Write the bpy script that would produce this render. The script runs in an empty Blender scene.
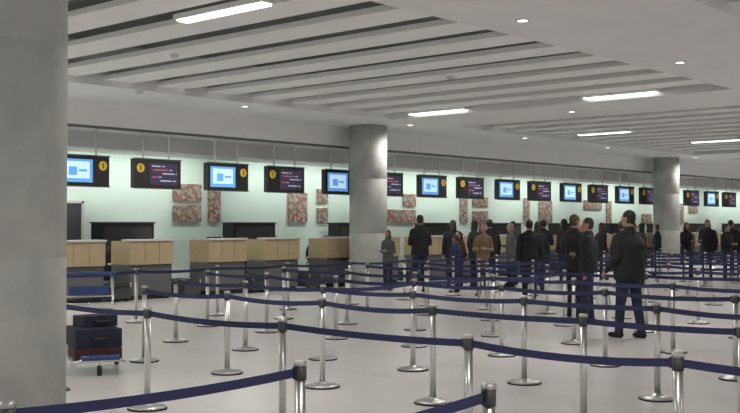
import bpy, math, random
import numpy as np
from mathutils import Vector, Matrix
random.seed(4)
scene = bpy.context.scene
scene.view_settings.view_transform = 'Standard'

# ------------------------------------------------------------------ materials
def mat(name, col, rough=0.6, metal=0.0, noise=0.0, nscale=8.0, bump=0.0, bscale=40.0, emit=None, estr=0.0, spec=0.5):
    m = bpy.data.materials.new(name); m.use_nodes = True
    nt = m.node_tree; b = nt.nodes['Principled BSDF']
    b.inputs['Base Color'].default_value = (*col, 1)
    b.inputs['Roughness'].default_value = rough
    b.inputs['Metallic'].default_value = metal
    b.inputs['Specular IOR Level'].default_value = spec
    tc = nt.nodes.new('ShaderNodeTexCoord')
    if noise > 0:
        n = nt.nodes.new('ShaderNodeTexNoise'); n.inputs['Scale'].default_value = nscale
        n.inputs['Detail'].default_value = 6
        nt.links.new(tc.outputs['Object'], n.inputs['Vector'])
        r = nt.nodes.new('ShaderNodeMapRange')
        r.inputs['From Min'].default_value = 0.3; r.inputs['From Max'].default_value = 0.7
        r.inputs['To Min'].default_value = 1 - noise; r.inputs['To Max'].default_value = 1 + noise
        nt.links.new(n.outputs['Fac'], r.inputs['Value'])
        mx = nt.nodes.new('ShaderNodeVectorMath'); mx.operation = 'SCALE'
        mx.inputs[0].default_value = col
        nt.links.new(r.outputs['Result'], mx.inputs['Scale'])
        nt.links.new(mx.outputs['Vector'], b.inputs['Base Color'])
    if bump > 0:
        n2 = nt.nodes.new('ShaderNodeTexNoise'); n2.inputs['Scale'].default_value = bscale
        nt.links.new(tc.outputs['Object'], n2.inputs['Vector'])
        bp = nt.nodes.new('ShaderNodeBump'); bp.inputs['Strength'].default_value = bump
        bp.inputs['Distance'].default_value = 0.02
        nt.links.new(n2.outputs['Fac'], bp.inputs['Height'])
        nt.links.new(bp.outputs['Normal'], b.inputs['Normal'])
    if emit:
        b.inputs['Emission Color'].default_value = (*emit, 1)
        b.inputs['Emission Strength'].default_value = estr
    return m

M = {}
M['ceil'] = mat('ceiling_paint', (0.78, 0.78, 0.78), 0.85, noise=0.02, nscale=2)
M['slat'] = mat('slat_paint', (0.86, 0.86, 0.85), 0.8)
M['slab'] = mat('slab_grey', (0.22, 0.22, 0.22), 0.9)
M['wall'] = mat('wall_paint', (0.66, 0.78, 0.70), 0.8, noise=0.02, nscale=1)
M['bulk'] = mat('bulkhead_grey', (0.60, 0.60, 0.60), 0.8)
M['darkmetal'] = mat('dark_metal', (0.06, 0.06, 0.065), 0.5)
M['black'] = mat('black_plastic', (0.012, 0.012, 0.014), 0.4)
M['steel'] = mat('brushed_steel', (0.62, 0.62, 0.60), 0.32, 1.0, noise=0.05, nscale=30)
M['steelbase'] = mat('satin_steel_base', (0.50, 0.50, 0.49), 0.4, 0.8)
M['belt'] = mat('belt_webbing', (0.024, 0.028, 0.10), 0.75, bump=0.2, bscale=300)
M['grey'] = mat('grey_laminate', (0.12, 0.12, 0.125), 0.6)
M['lgrey'] = mat('light_grey_laminate', (0.55, 0.55, 0.54), 0.5)
M['rubber'] = mat('rubber', (0.02, 0.02, 0.02), 0.8)
M['yellow'] = mat('yellow_sign', (0.6, 0.42, 0.04), 0.5, emit=(0.9, 0.6, 0.05), estr=0.15)
M['blue_scr'] = mat('screen_blue', (0.1, 0.3, 0.6), 0.3, emit=(0.12, 0.34, 0.72), estr=0.7)
M['white_scr'] = mat('screen_white', (0.4, 0.6, 0.7), 0.3, emit=(0.55, 0.78, 0.95), estr=0.75)
M['dark_scr'] = mat('screen_dark', (0.02, 0.015, 0.03), 0.3, emit=(0.05, 0.03, 0.08), estr=0.5)
M['red_scr'] = mat('screen_red', (0.35, 0.08, 0.1), 0.3, emit=(0.6, 0.15, 0.2), estr=0.5)
M['dimtext'] = mat('screen_text', (0.3, 0.4, 0.45), 0.3, emit=(0.5, 0.65, 0.75), estr=0.5)
M['lamp'] = mat('lamp_diffuser', (0.9, 0.9, 0.9), 0.4, emit=(1, 0.98, 0.93), estr=3.0)
M['navy'] = mat('navy_fabric', (0.010, 0.012, 0.03), 0.8, bump=0.4, bscale=60)
M['redfab'] = mat('dark_red_fabric', (0.05, 0.012, 0.018), 0.8, bump=0.3)
M['bluepl'] = mat('blue_plastic', (0.02, 0.05, 0.18), 0.4)

# wood
m = mat('oak_veneer', (0.48, 0.33, 0.17), 0.5); nt = m.node_tree
tc = nt.nodes.new('ShaderNodeTexCoord'); mp = nt.nodes.new('ShaderNodeMapping'); mp.inputs['Scale'].default_value = (1, 3, 22)
n = nt.nodes.new('ShaderNodeTexNoise'); n.inputs['Scale'].default_value = 3; n.inputs['Detail'].default_value = 8
cr = nt.nodes.new('ShaderNodeValToRGB'); cr.color_ramp.elements[0].color = (0.33, 0.25, 0.14, 1); cr.color_ramp.elements[1].color = (0.50, 0.40, 0.25, 1)
nt.links.new(tc.outputs['Object'], mp.inputs['Vector']); nt.links.new(mp.outputs['Vector'], n.inputs['Vector'])
nt.links.new(n.outputs['Fac'], cr.inputs['Fac']); nt.links.new(cr.outputs['Color'], nt.nodes['Principled BSDF'].inputs['Base Color'])
M['wood'] = m
# concrete
m = mat('concrete', (0.36, 0.36, 0.345), 0.85, bump=0.25, bscale=60); nt = m.node_tree
tc = nt.nodes.new('ShaderNodeTexCoord')
n = nt.nodes.new('ShaderNodeTexNoise'); n.inputs['Scale'].default_value = 2.2; n.inputs['Detail'].default_value = 9; n.inputs['Roughness'].default_value = 0.65
cr = nt.nodes.new('ShaderNodeValToRGB'); cr.color_ramp.elements[0].position = 0.3; cr.color_ramp.elements[1].position = 0.75
cr.color_ramp.elements[0].color = (0.35, 0.355, 0.34, 1); cr.color_ramp.elements[1].color = (0.50, 0.505, 0.48, 1)
nt.links.new(tc.outputs['Object'], n.inputs['Vector']); nt.links.new(n.outputs['Fac'], cr.inputs['Fac'])
nt.links.new(cr.outputs['Color'], nt.nodes['Principled BSDF'].inputs['Base Color'])
M['concrete'] = m
# floor
m = mat('floor_terrazzo', (0.5, 0.48, 0.47), 0.27); nt = m.node_tree
tc = nt.nodes.new('ShaderNodeTexCoord')
n = nt.nodes.new('ShaderNodeTexNoise'); n.inputs['Scale'].default_value = 60; n.inputs['Detail'].default_value = 4
cr = nt.nodes.new('ShaderNodeValToRGB'); cr.color_ramp.elements[0].position = 0.35; cr.color_ramp.elements[1].position = 0.65
cr.color_ramp.elements[0].color = (0.59, 0.565, 0.555, 1); cr.color_ramp.elements[1].color = (0.66, 0.635, 0.625, 1)
br = nt.nodes.new('ShaderNodeTexBrick'); br.offset = 0; br.inputs['Scale'].default_value = 1
br.inputs['Brick Width'].default_value = 1.2; br.inputs['Row Height'].default_value = 1.2
br.inputs['Mortar Size'].default_value = 0.004
br.inputs['Color1'].default_value = (1, 1, 1, 1); br.inputs['Color2'].default_value = (0.97, 0.97, 0.97, 1); br.inputs['Mortar'].default_value = (0.8, 0.8, 0.8, 1)
mx = nt.nodes.new('ShaderNodeMix'); mx.data_type = 'RGBA'; mx.blend_type = 'MULTIPLY'; mx.inputs['Factor'].default_value = 1
nt.links.new(tc.outputs['Object'], n.inputs['Vector']); nt.links.new(tc.outputs['Object'], br.inputs['Vector'])
nt.links.new(n.outputs['Fac'], cr.inputs['Fac'])
nt.links.new(cr.outputs['Color'], mx.inputs['A']); nt.links.new(br.outputs['Color'], mx.inputs['B'])
nt.links.new(mx.outputs['Result'], nt.nodes['Principled BSDF'].inputs['Base Color'])
M['floor'] = m
# mosaic artwork
m = mat('mosaic_relief', (0.5, 0.4, 0.35), 0.8); nt = m.node_tree
tc = nt.nodes.new('ShaderNodeTexCoord')
v = nt.nodes.new('ShaderNodeTexVoronoi'); v.inputs['Scale'].default_value = 12
cr = nt.nodes.new('ShaderNodeValToRGB'); cr.color_ramp.interpolation = 'CONSTANT'
els = cr.color_ramp.elements
els[0].color = (0.36, 0.30, 0.25, 1); els[1].position = 0.8; els[1].color = (0.25, 0.11, 0.08, 1)
for p, c in ((0.25, (0.30, 0.16, 0.12, 1)), (0.45, (0.42, 0.37, 0.32, 1)), (0.62, (0.20, 0.15, 0.13, 1))):
    e = els.new(p); e.color = c
sx = nt.nodes.new('ShaderNodeSeparateColor')
nt.links.new(tc.outputs['Object'], v.inputs['Vector']); nt.links.new(v.outputs['Color'], sx.inputs['Color'])
nt.links.new(sx.outputs[0], cr.inputs['Fac']); nt.links.new(cr.outputs['Color'], nt.nodes['Principled BSDF'].inputs['Base Color'])
M['mosaic'] = m

# ------------------------------------------------------------------ mesh builder
class MB:
    def __init__(s): s.v = []; s.f = []; s.m = []; s.sm = []; s.mats = []
    def mi(s, k):
        if k not in s.mats: s.mats.append(k)
        return s.mats.index(k)
    def face(s, idx, k, smooth=False):
        s.f.append(idx); s.m.append(s.mi(k)); s.sm.append(smooth)
    def box(s, c, d, k, rz=0, rx=0):
        b = len(s.v); R = Matrix.Rotation(rz, 3, 'Z') @ Matrix.Rotation(rx, 3, 'X')
        for x in (-.5, .5):
            for y in (-.5, .5):
                for z in (-.5, .5):
                    s.v.append(tuple(Vector(c) + R @ Vector((x*d[0], y*d[1], z*d[2]))))
        for q in ((0,1,3,2),(4,6,7,5),(0,4,5,1),(2,3,7,6),(0,2,6,4),(1,5,7,3)):
            s.face([b+i for i in q], k)
    def bx(s, x0, x1, y0, y1, z0, z1, k):
        s.box(((x0+x1)/2, (y0+y1)/2, (z0+z1)/2), (x1-x0, y1-y0, z1-z0), k)
    def rings(s, rings, k, smooth=True, cap=True):
        b = len(s.v); n = len(rings[0])
        for r in rings: s.v.extend([tuple(p) for p in r])
        for i in range(len(rings)-1):
            for j in range(n):
                a = b+i*n+j; a2 = b+i*n+(j+1) % n
                s.face([a, a2, a2+n, a+n], k, smooth)
        if cap:
            s.face([b+j for j in range(n)][::-1], k, False)
            s.face([b+(len(rings)-1)*n+j for j in range(n)], k, False)
    def tube(s, pts, rad, k, n=10, smooth=True):
        pts = [Vector(p) for p in pts]
        if not isinstance(rad, (list, tuple)): rad = [rad]*len(pts)
        R = []
        up = Vector((0.123, 0.32, 0.94)).normalized()
        for i, p in enumerate(pts):
            t = (pts[min(i+1, len(pts)-1)] - pts[max(i-1, 0)]).normalized()
            if abs(t.dot(up)) > 0.97: up = Vector((0.9, 0.1, 0.1)).normalized()
            a = t.cross(up).normalized(); c = t.cross(a).normalized()
            R.append([p + a*math.cos(2*math.pi*j/n)*rad[i] + c*math.sin(2*math.pi*j/n)*rad[i] for j in range(n)])
        s.rings(R, k, smooth)
    def lathe(s, prof, k, n=24, c=(0, 0), smooth=True):
        s.rings([[(c[0]+r*math.cos(2*math.pi*j/n), c[1]+r*math.sin(2*math.pi*j/n), z) for j in range(n)] for r, z in prof], k, smooth)
    def ell(s, c, r, k, yaw=0, nu=14, nv=9):
        R = Matrix.Rotation(yaw, 3, 'Z'); rs = []
        for i in range(nv+1):
            ph = -math.pi/2 + math.pi*(i if 0 < i < nv else (0.06 if i == 0 else nv-0.06))/nv
            rs.append([Vector(c) + R @ Vector((r[0]*math.cos(ph)*math.cos(t), r[1]*math.cos(ph)*math.sin(t), r[2]*math.sin(ph)))
                       for t in [2*math.pi*j/nu for j in range(nu)]])
        s.rings(rs, k)
    def mesh(s, name):
        me = bpy.data.meshes.new(name); me.from_pydata(s.v, [], s.f)
        for k in s.mats: me.materials.append(M[k])
        me.polygons.foreach_set('material_index', s.m); me.polygons.foreach_set('use_smooth', s.sm)
        me.update(); return me
    def obj(s, name, loc=(0, 0, 0), rz=0, bevel=0):
        return place(name, s.mesh(name), loc, rz, bevel)
def place(name, me, loc=(0, 0, 0), rz=0, bevel=0):
    o = bpy.data.objects.new(name, me); o.location = loc; o.rotation_euler = (0, 0, rz)
    scene.collection.objects.link(o)
    if bevel:
        b = o.modifiers.new('bevel', 'BEVEL'); b.width = bevel; b.segments = 2; b.limit_method = 'ANGLE'
    return o

# ------------------------------------------------------------------ room shell
X0, X1, Y0, Y1 = -14, 66, -14, 21
CH = 4.2
b = MB(); b.bx(X0, X1, Y0, Y1, -0.2, 0, 'floor'); b.obj('floor')
b = MB(); b.bx(X0, X1, Y1, Y1+0.3, 0, 5.4, 'wall'); b.obj('wall_back')
b = MB(); b.bx(X1, X1+0.3, Y0, Y1+0.3, 0, 5.4, 'wall'); b.obj('wall_right')
b = MB(); b.bx(X0, X1, 20.96, 21, 0, 0.12, 'grey'); b.obj('baseboard_back')
ybeams = [(-14, -13), (-6.2, -3.4), (5.1, 7.9), (16.45, 18.7)]
xbeams = [(-14, -12.4), (2.05, 4.75), (19.3, 22.0), (36.5, 39.2), (53.7, 56.4), (64.5, 66)]
b = MB()
b.bx(X0, X1, Y0, Y1, 5.0, 5.3, 'slab')
for y0, y1 in ybeams: b.bx(X0, X1, y0, y1, CH, 5.0, 'ceil')
for x0, x1 in xbeams:
    for i in range(3): b.bx(x0, x1, ybeams[i][1], ybeams[i+1][0], CH, 5.0, 'ceil')
b.obj('ceiling')
b = MB()
for i in range(5):
    xa, xb = xbeams[i][1], xbeams[i+1][0]
    for j in range(3):
        ya, yb = ybeams[j][1], ybeams[j+1][0]
        n = int((xb-xa)/1.2); st = (xb-xa)/n
        for k in range(n):
            x = xa + st*(k+0.5)
            b.bx(x-0.33, x+0.33, ya, yb, CH+0.12, CH+0.20, 'slat')
b.obj('ceiling_slats')
b = MB()
b.bx(X0, X1, 18.7, 19.6, 3.66, 5.0, 'ceil')
b.bx(X0, X1, 19.6, 21.0, 3.32, 5.0, 'bulk')
b.bx(X0, X1, 18.695, 18.70, 3.64, 3.70, 'grey')
b.obj('trim_1')

# recessed lights
fl = MB(); fl.box((0, 0, 0.0), (0.22, 1.7, 0.07), 'slat'); fl.box((0, 0, -0.045), (0.17, 1.6, 0.03), 'lamp')
flm = fl.mesh('fluorescent_light')
for x, y in [(8.39, 9.9), (19.16, 14.9), (19.16, 10.2), (31.66, 9.6), (31.66, 13.5), (26.83, 14.8), (44.03, 12)]:
    place('fluorescent_light', flm, (x, y, CH+0.10))
dl = MB()
dl.lathe([(0.09, 0.0), (0.09, -0.010), (0.072, -0.012)], 'lgrey', 20)
dl.lathe([(0.066, -0.001), (0.066, -0.014)], 'lamp', 20)
dlm = dl.mesh('recessed_downlight')
dlpos = []
for x in (-4, 1, 6, 10.5, 15, 20.65, 26, 31, 37.8, 43, 48, 54): dlpos += [(x, 16.95, CH)]
for x in (-4, 0.5, 6.5, 11, 15.5, 20.65, 26, 31, 37.0, 43, 48, 54): dlpos += [(x, 7.2, CH)]
for x in (1.0, 8, 15.5, 20.65, 28, 38): dlpos += [(x, -4.2, CH)]
for x in (3.4, 20.65, 37.8): dlpos += [(x, 12.2, CH), (x, 1.5, CH)]
def spot(loc, power):
    l = bpy.data.lights.new('downlight_lamp', 'SPOT'); l.energy = power; l.spot_size = math.radians(158); l.spot_blend = 0.6
    l.shadow_soft_size = 0.30; l.color = (1, .96, .90)
    o = bpy.data.objects.new('downlight_lamp', l); o.location = loc; scene.collection.objects.link(o)
for x, y, z in dlpos:
    place('recessed_downlight', dlm, (x, y, z)); spot((x, y, z-0.03), 370)
# smoke detectors
sd = MB(); sd.lathe([(0.07, 0), (0.07, -0.03), (0.04, -0.06)], 'lgrey', 16); sdm = sd.mesh('smoke_detector')
for x, y in [(12.0, 16.6), (15.05, 11.4), (10.2, 13.2)]: place('smoke_detector', sdm, (x, y, CH if y > 16.45 else CH+0.12))

def area(name, loc, sx, sy, power, rot=(0, 0, 0), col=(1, 0.97, 0.93)):
    l = bpy.data.lights.new(name, 'AREA'); l.shape = 'RECTANGLE'; l.size = sx; l.size_y = sy; l.energy = power; l.color = col
    o = bpy.data.objects.new(name, l); o.location = loc; o.rotation_euler = rot; scene.collection.objects.link(o)
for x in range(2, 62, 6):  # unseen strip lamps, added under the bulkhead to brighten the back wall
    area('wall_fill_lamp', (x+0.5, 20.2, 3.30), 5.0, 0.12, 50, (math.radians(18), 0, 0), (0.95, 1, 0.95))

# columns
def column(x, y):
    b = MB(); r = 0.49
    b.lathe([(r, 0), (r, 1.4), (r-0.004, 1.405), (r, 1.41), (r, 2.8), (r-0.004, 2.805), (r, 2.81), (r, CH)], 'concrete', 64)
    b.lathe([(r+0.012, 0.0), (r+0.012, 0.09), (r, 0.1)], 'steelbase', 48)
    return b.obj('concrete_column', (x, y, 0))
for x in (2.96, 20.16, 37.4, 54.6): column(x, 17.96)
column(3.5, 6.5); column(37.6, 6.0)

# ------------------------------------------------------------------ wall artwork
arts = [(16.17,17.06,2.23,2.66),(16.17,17.06,1.70,2.13),(17.3,17.7,1.70,2.65),(20.16,20.9,1.70,2.52),(21.32,21.75,2.26,2.66),(21.32,21.75,1.7,2.11),
        (24.4,25.8,1.7,2.1),(25.2,25.8,2.22,2.6),(28.2,28.6,1.7,2.6),(28.9,29.8,2.26,2.58),(28.9,29.8,1.7,2.1),(32.1,32.45,1.7,2.6),
        (33.1,34.0,1.7,2.5),(36.4,37.8,2.25,2.6),(38.2,38.6,1.7,2.6),(41.3,42.2,1.7,2.1),(45.0,45.4,1.7,2.6),(46,46.9,2.2,2.6)]
for x0, x1, z0, z1 in arts:
    b = MB(); b.box((0, 0, 0), (x1-x0, 0.04, z1-z0), 'mosaic'); b.box((0, 0.03, 0), (x1-x0-0.1, 0.02, z1-z0-0.1), 'darkmetal')
    b.obj('mosaic_panel', ((x0+x1)/2, 20.959, (z0+z1)/2))
b = MB(); b.bx(-.5, .5, -.03, .03, 0, 2.12, 'darkmetal'); b.bx(-.56, -.5, -.05, .04, 0, 2.18, 'lgrey'); b.bx(.5, .56, -.05, .04, 0, 2.18, 'lgrey'); b.bx(-.56, .56, -.05, .04, 2.12, 2.18, 'lgrey')
b.tube([(.38, -.08, 1.0), (.38, -.08, 1.16)], 0.012, 'steel', 8)
b.obj('door_1', (13.0, 20.95, 0))

# ------------------------------------------------------------------ check-in row
cb = MB()
cb.bx(-.52, .52, -.26, .30, 0, .1, 'black')
cb.bx(-.55, .55, -.30, .34, .1, .76, 'grey')
cb.bx(-.57, .57, -.35, -.30, .76, 1.27, 'wood')
for x in (-.19, .19): cb.bx(x-.004, x+.004, -.352, -.349, .78, 1.27, 'darkmetal')
for s in (-1, 1):
    cb.box((s*.55, .03, 1.015), (.04, .66, .51), 'wood'); cb.box((s*.55, .03, .43), (.04, .64, .66), 'grey')
cb.bx(-.59, .59, -.38, -.05, 1.27, 1.31, 'lgrey')
cb.bx(-.53, .53, -.30, .55, .74, .78, 'lgrey')
cb.bx(-.32, .12, .02, .06, 1.0, 1.34, 'black'); cb.bx(-.13, -.07, .04, .08, .78, 1.05, 'black'); cb.bx(-.22, .02, -.04, .16, .78, .8, 'black')
cb.bx(-.32, .12, .22, .36, .78, .80, 'darkmetal')
cb.bx(.24, .46, .05, .35, .78, 1.02, 'darkmetal')
cbm = cb.mesh('check_in_counter')
cv = MB()
cv.bx(-.22, .22, -.50, .95, .06, .30, 'darkmetal'); cv.bx(-.19, .19, -.52, .96, .30, .33, 'rubber')
cv.bx(-.235, -.195, -.50, .95, .30, .40, 'steel'); cv.bx(.195, .235, -.50, .95, .30, .40, 'steel')
for x in (-.17, .17):
    for y in (-.4, .8): cv.bx(x-.03, x+.03, y-.03, y+.03, 0, .07, 'black')
cvm = cv.mesh('baggage_scale_conveyor')
def monitor(kind):
    b = MB(); w = 1.26; s = 1 if kind == 'blue' else -1
    b.bx(-w/2, w/2, -.07, .07, -.32, .32, 'black')
    b.bx(-w/2-.015, w/2+.015, -.085, -.06, -.335, -.31, 'darkmetal'); b.bx(-w/2-.015, w/2+.015, -.085, -.06, .31, .335, 'darkmetal')
    cx = -.16*s
    if kind == 'blue':
        b.bx(cx-.38, cx+.38, -.078, -.069, -.24, .24, 'blue_scr')
        b.bx(cx-.31, cx+.30, -.082, -.077, -.16, .19, 'white_scr')
        b.bx(cx-.2, cx+.0, -.085, -.081, -.10, .08, 'blue_scr'); b.bx(cx+.04, cx+.24, -.085, -.081, -.02, .03, 'blue_scr')
    else:
        b.bx(cx-.38, cx+.38, -.078, -.069, -.24, .24, 'dark_scr')
        for r, (a, c, k) in enumerate([(-.33, -.1, 'dimtext'), (-.3, .1, 'red_scr'), (-.05, .28, 'dimtext'), (-.33, -.2, 'red_scr'), (-.1, .2, 'dimtext')]):
            z = .17-.08*r; b.bx(cx+a, cx+c, -.082, -.077, z-.012, z+.012, k)
            b.bx(cx+c+.04, cx+min(c+.12, .35), -.082, -.077, z-.01, z+.01, 'dimtext')
    n = 20; c = (.47*s, -.075, .12)
    b.rings([[(c[0]+.10*math.cos(2*math.pi*j/n), yy, c[2]+.10*math.sin(2*math.pi*j/n)) for j in range(n)] for yy in (-.068, -.082)], 'yellow')
    b.bx(c[0]-.012, c[0]+.012, -.088, -.081, .06, .18, 'black')
    for x in (-.35, .35): b.bx(x-.015, x+.015, -.015, .015, .32, .92, 'lgrey')
    return b.mesh('hanging_monitor')
mb_, md_ = monitor('blue'), monitor('dark')
hood = MB(); hood.bx(-.72, .72, -.22, .22, 0.0, 1.66, 'black'); hood.bx(-.66, .66, -.235, -.21, 1.0, 1.58, 'darkmetal'); hood.bx(-.75, .75, -.25, .25, 1.66, 1.69, 'darkmetal')
hm = hood.mesh('equipment_cabinet')
ch = MB()
ch.ell((0, 0, .48), (.25, .25, .05), 'navy'); ch.ell((0, .22, .84), (.22, .05, .28), 'navy')
ch.tube([(0, .1, .45), (0, .26, .5), (0, .26, .7)], .02, 'black'); ch.tube([(0, 0, .1), (0, 0, .45)], .025, 'steel')
for a in range(5):
    t = a*2*math.pi/5; ch.tube([(0, 0, .12), (.27*math.cos(t), .27*math.sin(t), .07)], .018, 'black', 8); ch.ell((.27*math.cos(t), .27*math.sin(t), .03), (.025, .025, .03), 'rubber')
for s in (-1, 1): ch.tube([(s*.2, .18, .47), (s*.27, .1, .6), (s*.27, -.12, .66)], .016, 'black', 8)
chm = ch.mesh('office_chair')
CY = 18.95
for k in range(-1, 9):
    xb, xd = 16.1+3.93*k, 18.0+3.93*k
    place('hanging_monitor', mb_, (xb, 18.85, 2.75)); place('hanging_monitor', md_, (xd, 18.85, 2.75))
    xb -= .15; xd -= .28
    place('check_in_counter', cbm, (xb, CY, 0), 0); place('check_in_counter', cbm, (xd, CY, 0), 0)
    place('baggage_scale_conveyor', cvm, (xb+.885, CY, 0)); place('baggage_scale_conveyor', cvm, (xd+1.0, CY, 0))
    place('equipment_cabinet', hm, (xb-1.65+3.93, 20.42, 0))
    if k in (-1, 0, 1, 3, 4): place('office_chair', chm, (xb+.3, 19.85, 0), random.uniform(-.6, .6))

# ------------------------------------------------------------------ stanchions
def stanchion(p, targets=()):
    b = MB()
    b.lathe([(.172, 0), (.176, .006), (.172, .014)], 'rubber', 28)
    b.lathe([(.168, .012), (.160, .026), (.10, .038), (.045, .046), (.036, .06)], 'steelbase', 28)
    b.lathe([(.029, .05), (.029, .81)], 'steel', 16)
    b.lathe([(.034, .80), (.034, .875)], 'darkmetal', 16)
    b.lathe([(.036, .873), (.036, .894), (.026, .90)], 'steelbase', 16)
    for q in targets:
        d = Vector((q[0]-p[0], q[1]-p[1], 0)); L = d.length; u = d/L; nrm = Vector((-u.y, u.x, 0))
        sag = random.uniform(.012, .035); R = []
        for i in range(9):
            t = i/8; c = u*(.03+(L-.06)*t) + Vector((0, 0, .84 - sag*4*t*(1-t)))
            R.append([c+nrm*.0012+Vector((0, 0, .024)), c-nrm*.0012+Vector((0, 0, .024)), c-nrm*.0012-Vector((0, 0, .024)), c+nrm*.0012-Vector((0, 0, .024))])
        b.rings(R, 'belt', False)
        b.box(tuple(u*.04+Vector((0, 0, .84))), (.02, .02, .06), 'black')
    b.obj('queue_stanchion', (p[0], p[1], 0))
ys = [1.55, 3.0, 4.42, 5.88, 7.35, 8.75, 10.15, 11.6, 13.0]
rows = {5.55: [1.2, 2.6, 4.06, 5.83, 7.55, 9.1], 7.45: [1.5, 3.0, 4.3, 5.85, 7.25, 8.7, 10.2], 9.0: ys[:-1]}
for x in (10.7, 12.45, 14.6, 16.4, 18.2, 20.3, 22.3, 24.3, 26.4, 28.4, 34.0, 36.0, 40.0, 43.0): rows[x] = ys
posts = {}; links = []
for x, yl in rows.items():
    ids = []
    for y in yl:
        jx = random.uniform(-.06, .06) if x > 9.5 else 0
        posts[(x, y)] = (x+jx, y+random.uniform(-.06, .06)*(x > 9.5)); ids.append((x, y))
    for a, c in zip(ids, ids[1:]): links.append((a, c))
def xl(y, xs):
    for a, c in zip(xs, xs[1:]): links.append(((a, y), (c, y)))
xl(8.75, [9.0, 10.7, 12.45, 14.6])
xl(4.42, [10.7, 12.45, 14.6, 16.4, 18.2])
xl(11.6, [16.4, 18.2, 20.3]); xl(7.35, [18.2, 20.3, 22.3, 24.3, 26.4])
xs = [8.6+1.75*i for i in range(13)]
for x in xs: posts[(x, 14.4)] = (x, 14.4)
xl(14.4, xs)
posts['a'] = (3.88, 3.94); posts['b'] = (3.9, 2.74); posts['c'] = (2.2, 3.94); posts['d'] = (2.2, 2.6)
links += [('a', 'c'), ('b', 'd')]
out = {}
for a, c in links: out.setdefault(a, []).append(posts[c])
for k_, p in posts.items(): stanchion(p, out.get(k_, ()))

# ------------------------------------------------------------------ people
for n_, c in dict(black_cloth=(.012, .012, .015), dark_jeans=(.016, .021, .042), tan=(.20, .14, .09), greycl=(.08, .08, .09), whitecl=(.40, .42, .43),
                  bluecl=(.015, .03, .09), redcl=(.07, .025, .025), brown=(.04, .025, .02), shoes=(.01, .01, .01), hair_dk=(.012, .009, .007), hair_br=(.05, .028, .015), hair_gr=(.2, .19, .18)).items():
    M[n_] = mat(n_, c, 0.85 if 'hair' not in n_ else 0.6, bump=0.9 if 'hair' not in n_ else .6, bscale=9 if 'hair' not in n_ else 90)
M['skin'] = mat('skin', (.36, .21, .15), 0.55); M['lips'] = mat('lips', (.26, .09, .08), 0.5)
M['eyew'] = mat('eye_white', (.6, .6, .58), 0.3); M['eyed'] = mat('iris', (.03, .02, .01), 0.3)

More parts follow.
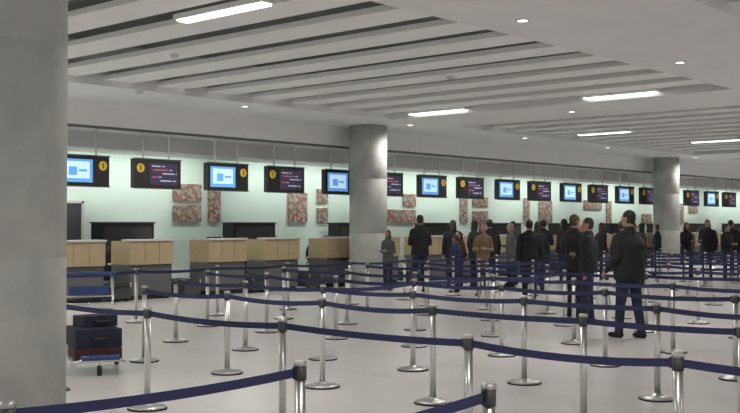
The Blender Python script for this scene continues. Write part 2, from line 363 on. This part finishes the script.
def person(name, x, y, face, h=1.75, top='black_cloth', legs='dark_jeans', hair='hair_dk', hem=.80, bulk=1.0, arms=('down', 'down'),
           stance=(0.0, 0.0), lean=0.0, yaw=0.0, longhair=False, hood=False):
    P = []
    V = Vector
    sh = lambda p: V((p[0], p[1]+lean*max(0, p[2]-.9), p[2]))
    b2 = min(bulk, 1.15)
    secs = [(hem, .178*bulk, .13*bulk), (.95, .175*bulk, .128*bulk), (1.10, .165*bulk, .122*bulk), (1.28, .180*bulk, .130*bulk), (1.36, .180*b2, .118*b2), (1.42, .150, .092), (1.47, .092, .075), (1.51, .066, .066)]
    P.append(('loft', [(z, lean*max(0, z-.9), a, c) for z, a, c in secs], top))
    P.append(('ell', sh((0, 0, .93)), (.15, .11, .13), 0, legs))
    for s in (-1, 1):
        f = stance[0] if s < 0 else stance[1]
        lb = 1+.35*(b2-1)
        hip = V((s*.088, 0, .90)); kn = V((s*.10, .02+f*.5, .49)); an = V((s*.105, f, .09))
        P.append(('cap', hip, kn, .088*lb, .068*lb, legs)); P.append(('cap', kn, an, .068*lb, .056*lb, legs))
        P.append(('cap', an+V((0, -.03, -.043)), an+V((s*.02, .14, -.052)), .047, .036, 'shoes'))
        P.append(('cap', an+V((0, 0, .0)), an+V((0, -.02, -.04)), .045, .045, 'shoes'))
    hands = []
    for s, a in zip((-1, 1), arms):
        S = sh((s*.168*min(bulk, 1.14), 0, 1.378))
        if a == 'down': E = S+V((s*.065, -.03, -.275)); W = E+V((s*.0, .07, -.245))
        elif a == 'bent': E = S+V((s*.06, -.02, -.275)); W = E+V((-s*.10, .22, .03))
        elif a == 'fold': E = S+V((s*.06, .03, -.27)); W = E+V((-s*.20, .16, .03))
        elif a == 'carry': E = S+V((s*.08, -.02, -.27)); W = E+V((s*.02, .16, -.18))
        elif a == 'pocket': E = S+V((s*.13, -.10, -.24)); W = E+V((-s*.08, .13, -.19))
        rr = .056*min(bulk, 1.15)
        P.append(('cap', S, E, rr+.006, rr-.008, top)); P.append(('cap', E, W, rr-.008, .038, top))
        P.append(('cap', sh((s*.03, -.005, 1.445)), S+V((-s*.01, 0, .012)), .055, rr, top))
        d = (W-E).normalized(); C = W+d*.085
        P.append(('cap', W-d*.01, C, .026, .030, 'skin')); hands.append((s, W, C, d))
    N = sh((0, -.01, 1.46)); hc = sh((0, .02, 1.635))
    P.append(('cap', N, hc+V((0, -.03, -.06)), .058, .052, 'skin'))
    P.append(('cap', N+V((0, -.005, 0)), N+V((0, 0, .035)), .072, .066, top))
    R = Matrix.Rotation(yaw, 3, 'Z'); hp = lambda q: hc+R@V(q)
    P.append(('ell', hp((0, 0, 0)), (.073, .092, .115), yaw, 'skin')); P.append(('ell', hp((0, .035, -.062)), (.053, .056, .052), yaw, 'skin'))
    P.append(('cap', hp((0, .086, .014)), hp((0, .103, -.022)), .010, .015, 'skin'))
    for s in (-1, 1): P.append(('ell', hp((s*.076, -.005, -.005)), (.012, .02, .032), yaw, 'skin'))
    hm_ = top if hood else hair
    P.append(('ell', hp((0, -.020, .028)), (.083, .092, .098), yaw, hm_))
    P.append(('ell', hp((0, -.035, -.02)), (.076, .068, .075), yaw, hm_))
    if longhair:
        P.append(('ell', hp((0, -.055, -.10)), (.085, .055, .14), yaw, hair))
        for s in (-1, 1): P.append(('ell', hp((s*.068, -.015, -.06)), (.025, .045, .11), yaw, hair))
    b = MB(); b.mi('skin')
    for q in P:
        if q[0] == 'loft':
            n = 24
            b.rings([[(a*math.cos(2*math.pi*j/n), cy+c*math.sin(2*math.pi*j/n), z) for j in range(n)] for z, cy, a, c in q[1]], 'skin')
        elif q[0] == 'ell': b.ell(q[1], q[2], 'skin', q[3], 20, 14)
        else:
            _, p1, p2, r1, r2, _l = q
            d = p2-p1; L = d.length; u = d/L; pts = []; rad = []
            for t in (-.98, -.8, -.5, 0): pts.append(p1+u*r1*t); rad.append(r1*math.sqrt(1-t*t))
            for t in (0.001, .5, .8, .98): pts.append(p2+u*r2*t); rad.append(r2*math.sqrt(1-t*t))
            b.tube(pts, rad, 'skin', 16)
    o = place('tmp', b.mesh('tmp'))
    r = o.modifiers.new('r', 'REMESH'); r.mode = 'VOXEL'; r.voxel_size = 0.0145
    sm = o.modifiers.new('s', 'SMOOTH'); sm.factor = .5; sm.iterations = 3
    dg = bpy.context.evaluated_depsgraph_get(); me = bpy.data.meshes.new_from_object(o.evaluated_get(dg))
    bpy.data.objects.remove(o)
    vv = np.empty(len(me.vertices)*3); me.vertices.foreach_get('co', vv); vv = vv.reshape(-1, 3)
    faces = [list(p.vertices) for p in me.polygons]
    cc = np.array([vv[f].mean(0) for f in faces])
    best = np.full(len(cc), 1e9); lab = np.zeros(len(cc), int); out_ = MB()
    for q in P:
        li = out_.mi(q[-1])
        if q[0] == 'loft':
            S_ = q[1]; zs = [s_[0] for s_ in S_]
            a = np.interp(cc[:, 2], zs, [s_[2] for s_ in S_]); c = np.interp(cc[:, 2], zs, [s_[3] for s_ in S_]); cy = np.interp(cc[:, 2], zs, [s_[1] for s_ in S_])
            qn = np.sqrt((cc[:, 0]/a)**2+((cc[:, 1]-cy)/c)**2)
            d = (qn-1)*np.minimum(a, c); dz = np.maximum(np.maximum(zs[0]-cc[:, 2], cc[:, 2]-zs[-1]), 0)
            d = np.where(dz > 0, np.hypot(np.maximum(d, 0), dz), d)
        elif q[0] == 'ell':
            rel = cc-np.array(q[1]); cs, sn = math.cos(q[3]), math.sin(q[3])
            lx = rel[:, 0]*cs+rel[:, 1]*sn; ly = -rel[:, 0]*sn+rel[:, 1]*cs
            d = (np.sqrt((lx/q[2][0])**2+(ly/q[2][1])**2+(rel[:, 2]/q[2][2])**2)-1)*min(q[2])
        else:
            p1, p2 = np.array(q[1]), np.array(q[2]); ab = p2-p1
            t = np.clip(((cc-p1)@ab)/(ab@ab), 0, 1)
            d = np.linalg.norm(cc-(p1+t[:, None]*ab), axis=1)-(q[3]+(q[4]-q[3])*t)
        k = d < best; best[k] = d[k]; lab[k] = li
    out_.v = [tuple(v_) for v_ in vv]; out_.f = faces; out_.m = [int(i) for i in lab]; out_.sm = [True]*len(faces)
    for s in (-1, 1):
        out_.ell(hp((s*.030, .081, .008)), (.014, .010, .009), 'eyew', yaw, 8, 6)
        out_.ell(hp((s*.030, .089, .008)), (.006, .005, .006), 'eyed', yaw, 8, 6)
        out_.ell(hp((s*.031, .088, .028)), (.019, .006, .004), hair, yaw, 8, 5)
    out_.ell(hp((0, .090, -.055)), (.022, .007, .007), 'lips', yaw, 10, 6)
    for s, W, C, d in hands:
        side = d.cross(V((s, 0, 0))) if abs(d.x) < .8 else V((0, 0, 1)); side.normalize()
        inn = d.cross(side).normalized()
        if inn.x*s > 0: inn = -inn
        for i, L in enumerate((.068, .078, .072, .056)):
            o_ = side*(.0225-.015*i)
            p0 = C-d*.01+o_; p1 = p0+d*(L*.45)+inn*.006; p2 = p1+d*L*.3+inn*L*.28; p3 = p2+d*L*.05+inn*L*.3
            out_.tube([p0, p1, p2, p3], [.0095, .009, .008, .006], 'skin', 7)
        t0 = W+d*.03+side*.022; t1 = t0+side*.026+d*.02+inn*.01; t2 = t1+d*.03+inn*.012+side*.004
        out_.tube([t0, t1, t2], [.012, .010, .007], 'skin', 7)
    o = out_.obj(name, (x, y, 0), face-math.pi/2); s = h/1.75; o.scale = (s, s, s)
    return o
D = math.radians
person('man_in_black_coat', 13.6, 7.1, D(75), 1.83, hem=.80, bulk=1.42, arms=('carry', 'bent'), stance=(.10, -.12), legs='dark_jeans', hair='hair_dk', yaw=D(15))
person('man_in_dark_jacket', 15.25, 8.7, D(120), 1.74, hem=.84, bulk=1.2, arms=('down', 'bent'), stance=(.06, -.04), hair='hair_dk')
person('man_standing_in_queue', 15.95, 9.38, D(-20), 1.80, hem=.82, bulk=1.15, arms=('bent', 'down'), hair='hair_br', legs='black_cloth')
person('man_at_counter', 19.5, 15.7, D(70), 1.86, hem=.84, bulk=1.25, arms=('fold', 'bent'), stance=(.08, -.05))
person('woman_in_tan_coat', 19.5, 13.85, D(200), 1.66, top='tan', hem=.66, bulk=.98, arms=('bent', 'bent'), hair='hair_br', longhair=True, legs='black_cloth', yaw=D(30))
person('man_in_queue', 21.4, 15.0, D(60), 1.76, bulk=1.15, arms=('pocket', 'down'))
person('woman_in_grey_coat', 22.8, 15.3, D(150), 1.66, top='greycl', hem=.6, hair='hair_gr', arms=('down', 'bent'))
person('man_in_long_coat', 19.35, 12.5, D(45), 1.73, hem=.55, bulk=1.15, legs='black_cloth')
person('woman_with_long_hair', 21.1, 13.4, D(30), 1.70, hem=.66, longhair=True, arms=('down', 'fold'))
person('woman_in_white_jacket', 19.1, 11.0, D(170), 1.64, top='whitecl', hem=.8, arms=('bent', 'down'), hair='hair_br', longhair=True, yaw=D(-25))
person('child_in_blue_coat', 20.0, 15.0, D(100), 1.38, top='bluecl', hem=.7, bulk=1.1)
person('woman_by_column', 19.6, 16.8, D(180), 1.50, top='greycl', hair='hair_br', longhair=True, arms=('bent', 'bent'))
person('child_in_red_jacket', 21.3, 15.9, D(190), 1.45, top='redcl', hem=.8)
person('man_in_grey_jacket', 23.5, 15.7, D(80), 1.72, top='greycl')
person('man_in_brown_jacket', 23.1, 13.6, D(210), 1.76, top='brown', hem=.76, bulk=1.1, arms=('pocket', 'pocket'))
person('woman_in_black_coat', 25.4, 12.9, D(100), 1.66, hem=.55, longhair=True, arms=('bent', 'down'))
cr_ = [(30.4, 13.95), (31.6, 14.4), (29.8, 13.0), (32.8, 14.3), (29.3, 12.2), (32.0, 13.2), (30.2, 11.6), (31.0, 15.2), (33.0, 12.4), (27.4, 15.2), (30.9, 12.4),
       (21.0, 12.3), (22.0, 15.9), (21.3, 11.3), (23.9, 15.0), (22.0, 16.6), (24.3, 15.7), (23.3, 12.3), (25.3, 15.2), (31.4, 11.2), (29.6, 15.3), (32.6, 11.4), (17.4, 10.0)]
for i, (x, y) in enumerate(cr_[:-1]):
    person('traveller', x, y, random.uniform(0, 6.28), random.uniform(1.6, 1.80), top=['black_cloth', 'greycl', 'black_cloth', 'brown', 'black_cloth'][i % 5],
           hem=random.choice([.8, .62, .75]), bulk=random.uniform(1, 1.2), arms=random.choice([('down', 'bent'), ('pocket', 'down'), ('bent', 'fold')]), longhair=i % 3 == 0,
           hair=['hair_dk', 'hair_br'][i % 2], yaw=random.uniform(-.5, .5))

# ------------------------------------------------------------------ bags / trolley
M['plastic_white'] = mat('plastic_white', (.6, .62, .62), .4, bump=.6, bscale=12)
b = MB(); n = 20; R = []
for z, a, c in ((0, .10, .05), (.02, .14, .08), (.14, .15, .085), (.26, .13, .06), (.33, .07, .02)):
    R.append([(a*math.cos(2*math.pi*j/n)*(1+.05*math.sin(5*j)), c*math.sin(2*math.pi*j/n), z) for j in range(n)])
b.rings(R, 'plastic_white')
for s in (-1, 1): b.tube([(s*.05, .015, .31), (s*.03, .01, .40), (0, 0, .44)], .006, 'plastic_white', 6)
S = 1.83/1.75; loc = Vector((-.293*S, .205*S, 0)); rot = Matrix.Rotation(D(75)-math.pi/2, 3, 'Z'); w = rot@loc
b.obj('carrier_bag', (13.6+w.x, 7.1+w.y, .40), D(60))

t = MB()
for s in (-1, 1):
    t.tube([(s*.28, -.45, .13), (s*.28, .35, .13), (s*.22, .52, .17)], .016, 'steel')
    t.tube([(s*.27, -.45, .13), (s*.27, -.50, .6), (s*.27, -.60, 1.05)], .015, 'steel')
    t.tube([(s*.27, -.47, .35), (s*.27, -.15, .14)], .011, 'steel', 8)
    t.tube([(s*.30-.02, -.42, .065), (s*.30+.02, -.42, .065)], .065, 'rubber', 16); t.tube([(s*.28, -.42, .06), (s*.28, -.42, .14)], .012, 'steel', 8)
t.tube([(-.02, .42, .055), (.02, .42, .055)], .055, 'rubber', 16); t.tube([(0, .42, .06), (0, .42, .16)], .014, 'steel', 8)
t.tube([(-.22, .52, .17), (.22, .52, .17)], .016, 'steel'); t.tube([(-.2, .52, .2), (.2, .52, .2)], .03, 'bluepl')
for y in (-.4, -.2, 0, .2, .36): t.bx(-.28, .28, y-.03, y+.03, .135, .15, 'steel')
t.tube([(-.31, -.60, 1.05), (.31, -.60, 1.05)], .022, 'bluepl')
t.tube([(-.27, -.51, .65), (.27, -.51, .65)], .012, 'steel'); t.tube([(-.27, -.47, .35), (.27, -.47, .35)], .012, 'steel')
t.box((0, -.54, .86), (.46, .02, .10), 'bluepl')
for z in (.72, .8): t.tube([(-.25, -.53, z), (-.25, -.36, z), (.25, -.36, z), (.25, -.53, z)], .006, 'steel', 6)
TX, TY = 6.62, 9.98; fa = math.atan2(-.9, -.45); TR = fa-math.pi/2
t.obj('luggage_trolley', (TX, TY, 0), TR)
def onT(p): q = Matrix.Rotation(TR, 3, 'Z')@Vector(p); return (TX+q.x, TY+q.y, p[2])
def case(name, p, d, k, rz=0):
    b = MB(); b.box((0, 0, d[2]/2), d, k)
    b.box((0, 0, d[2]/2), (d[0]*1.005, .012, d[2]*1.005), 'black'); b.tube([(-.09, d[1]/2-.01, d[2]/2), (-.07, d[1]/2+.04, d[2]/2), (.07, d[1]/2+.04, d[2]/2), (.09, d[1]/2-.01, d[2]/2)], .012, 'black', 8)
    b.obj(name, onT(p), TR+rz, bevel=.035)
case('suitcase', (0, .02, .152), (.50, .66, .13), 'redfab')
case('duffel_bag', (0.02, .0, .285), (.50, .62, .20), 'navy', .1)
case('travel_bag', (-.02, -.12, .487), (.40, .30, .12), 'navy', .3)

# ------------------------------------------------------------------ world, camera
w = bpy.data.worlds.new('World'); scene.world = w; w.use_nodes = True
w.node_tree.nodes['Background'].inputs[0].default_value = (1.0, .98, .95, 1); w.node_tree.nodes['Background'].inputs[1].default_value = .9
cam = bpy.data.cameras.new('Camera'); cam.lens = 36*1037/740; cam.sensor_width = 36; cam.clip_end = 300
co = bpy.data.objects.new('Camera', cam); co.location = (0, 0, 1.62)
co.rotation_euler = (D(91.02), 0, D(41.6-90)); scene.collection.objects.link(co); scene.camera = co
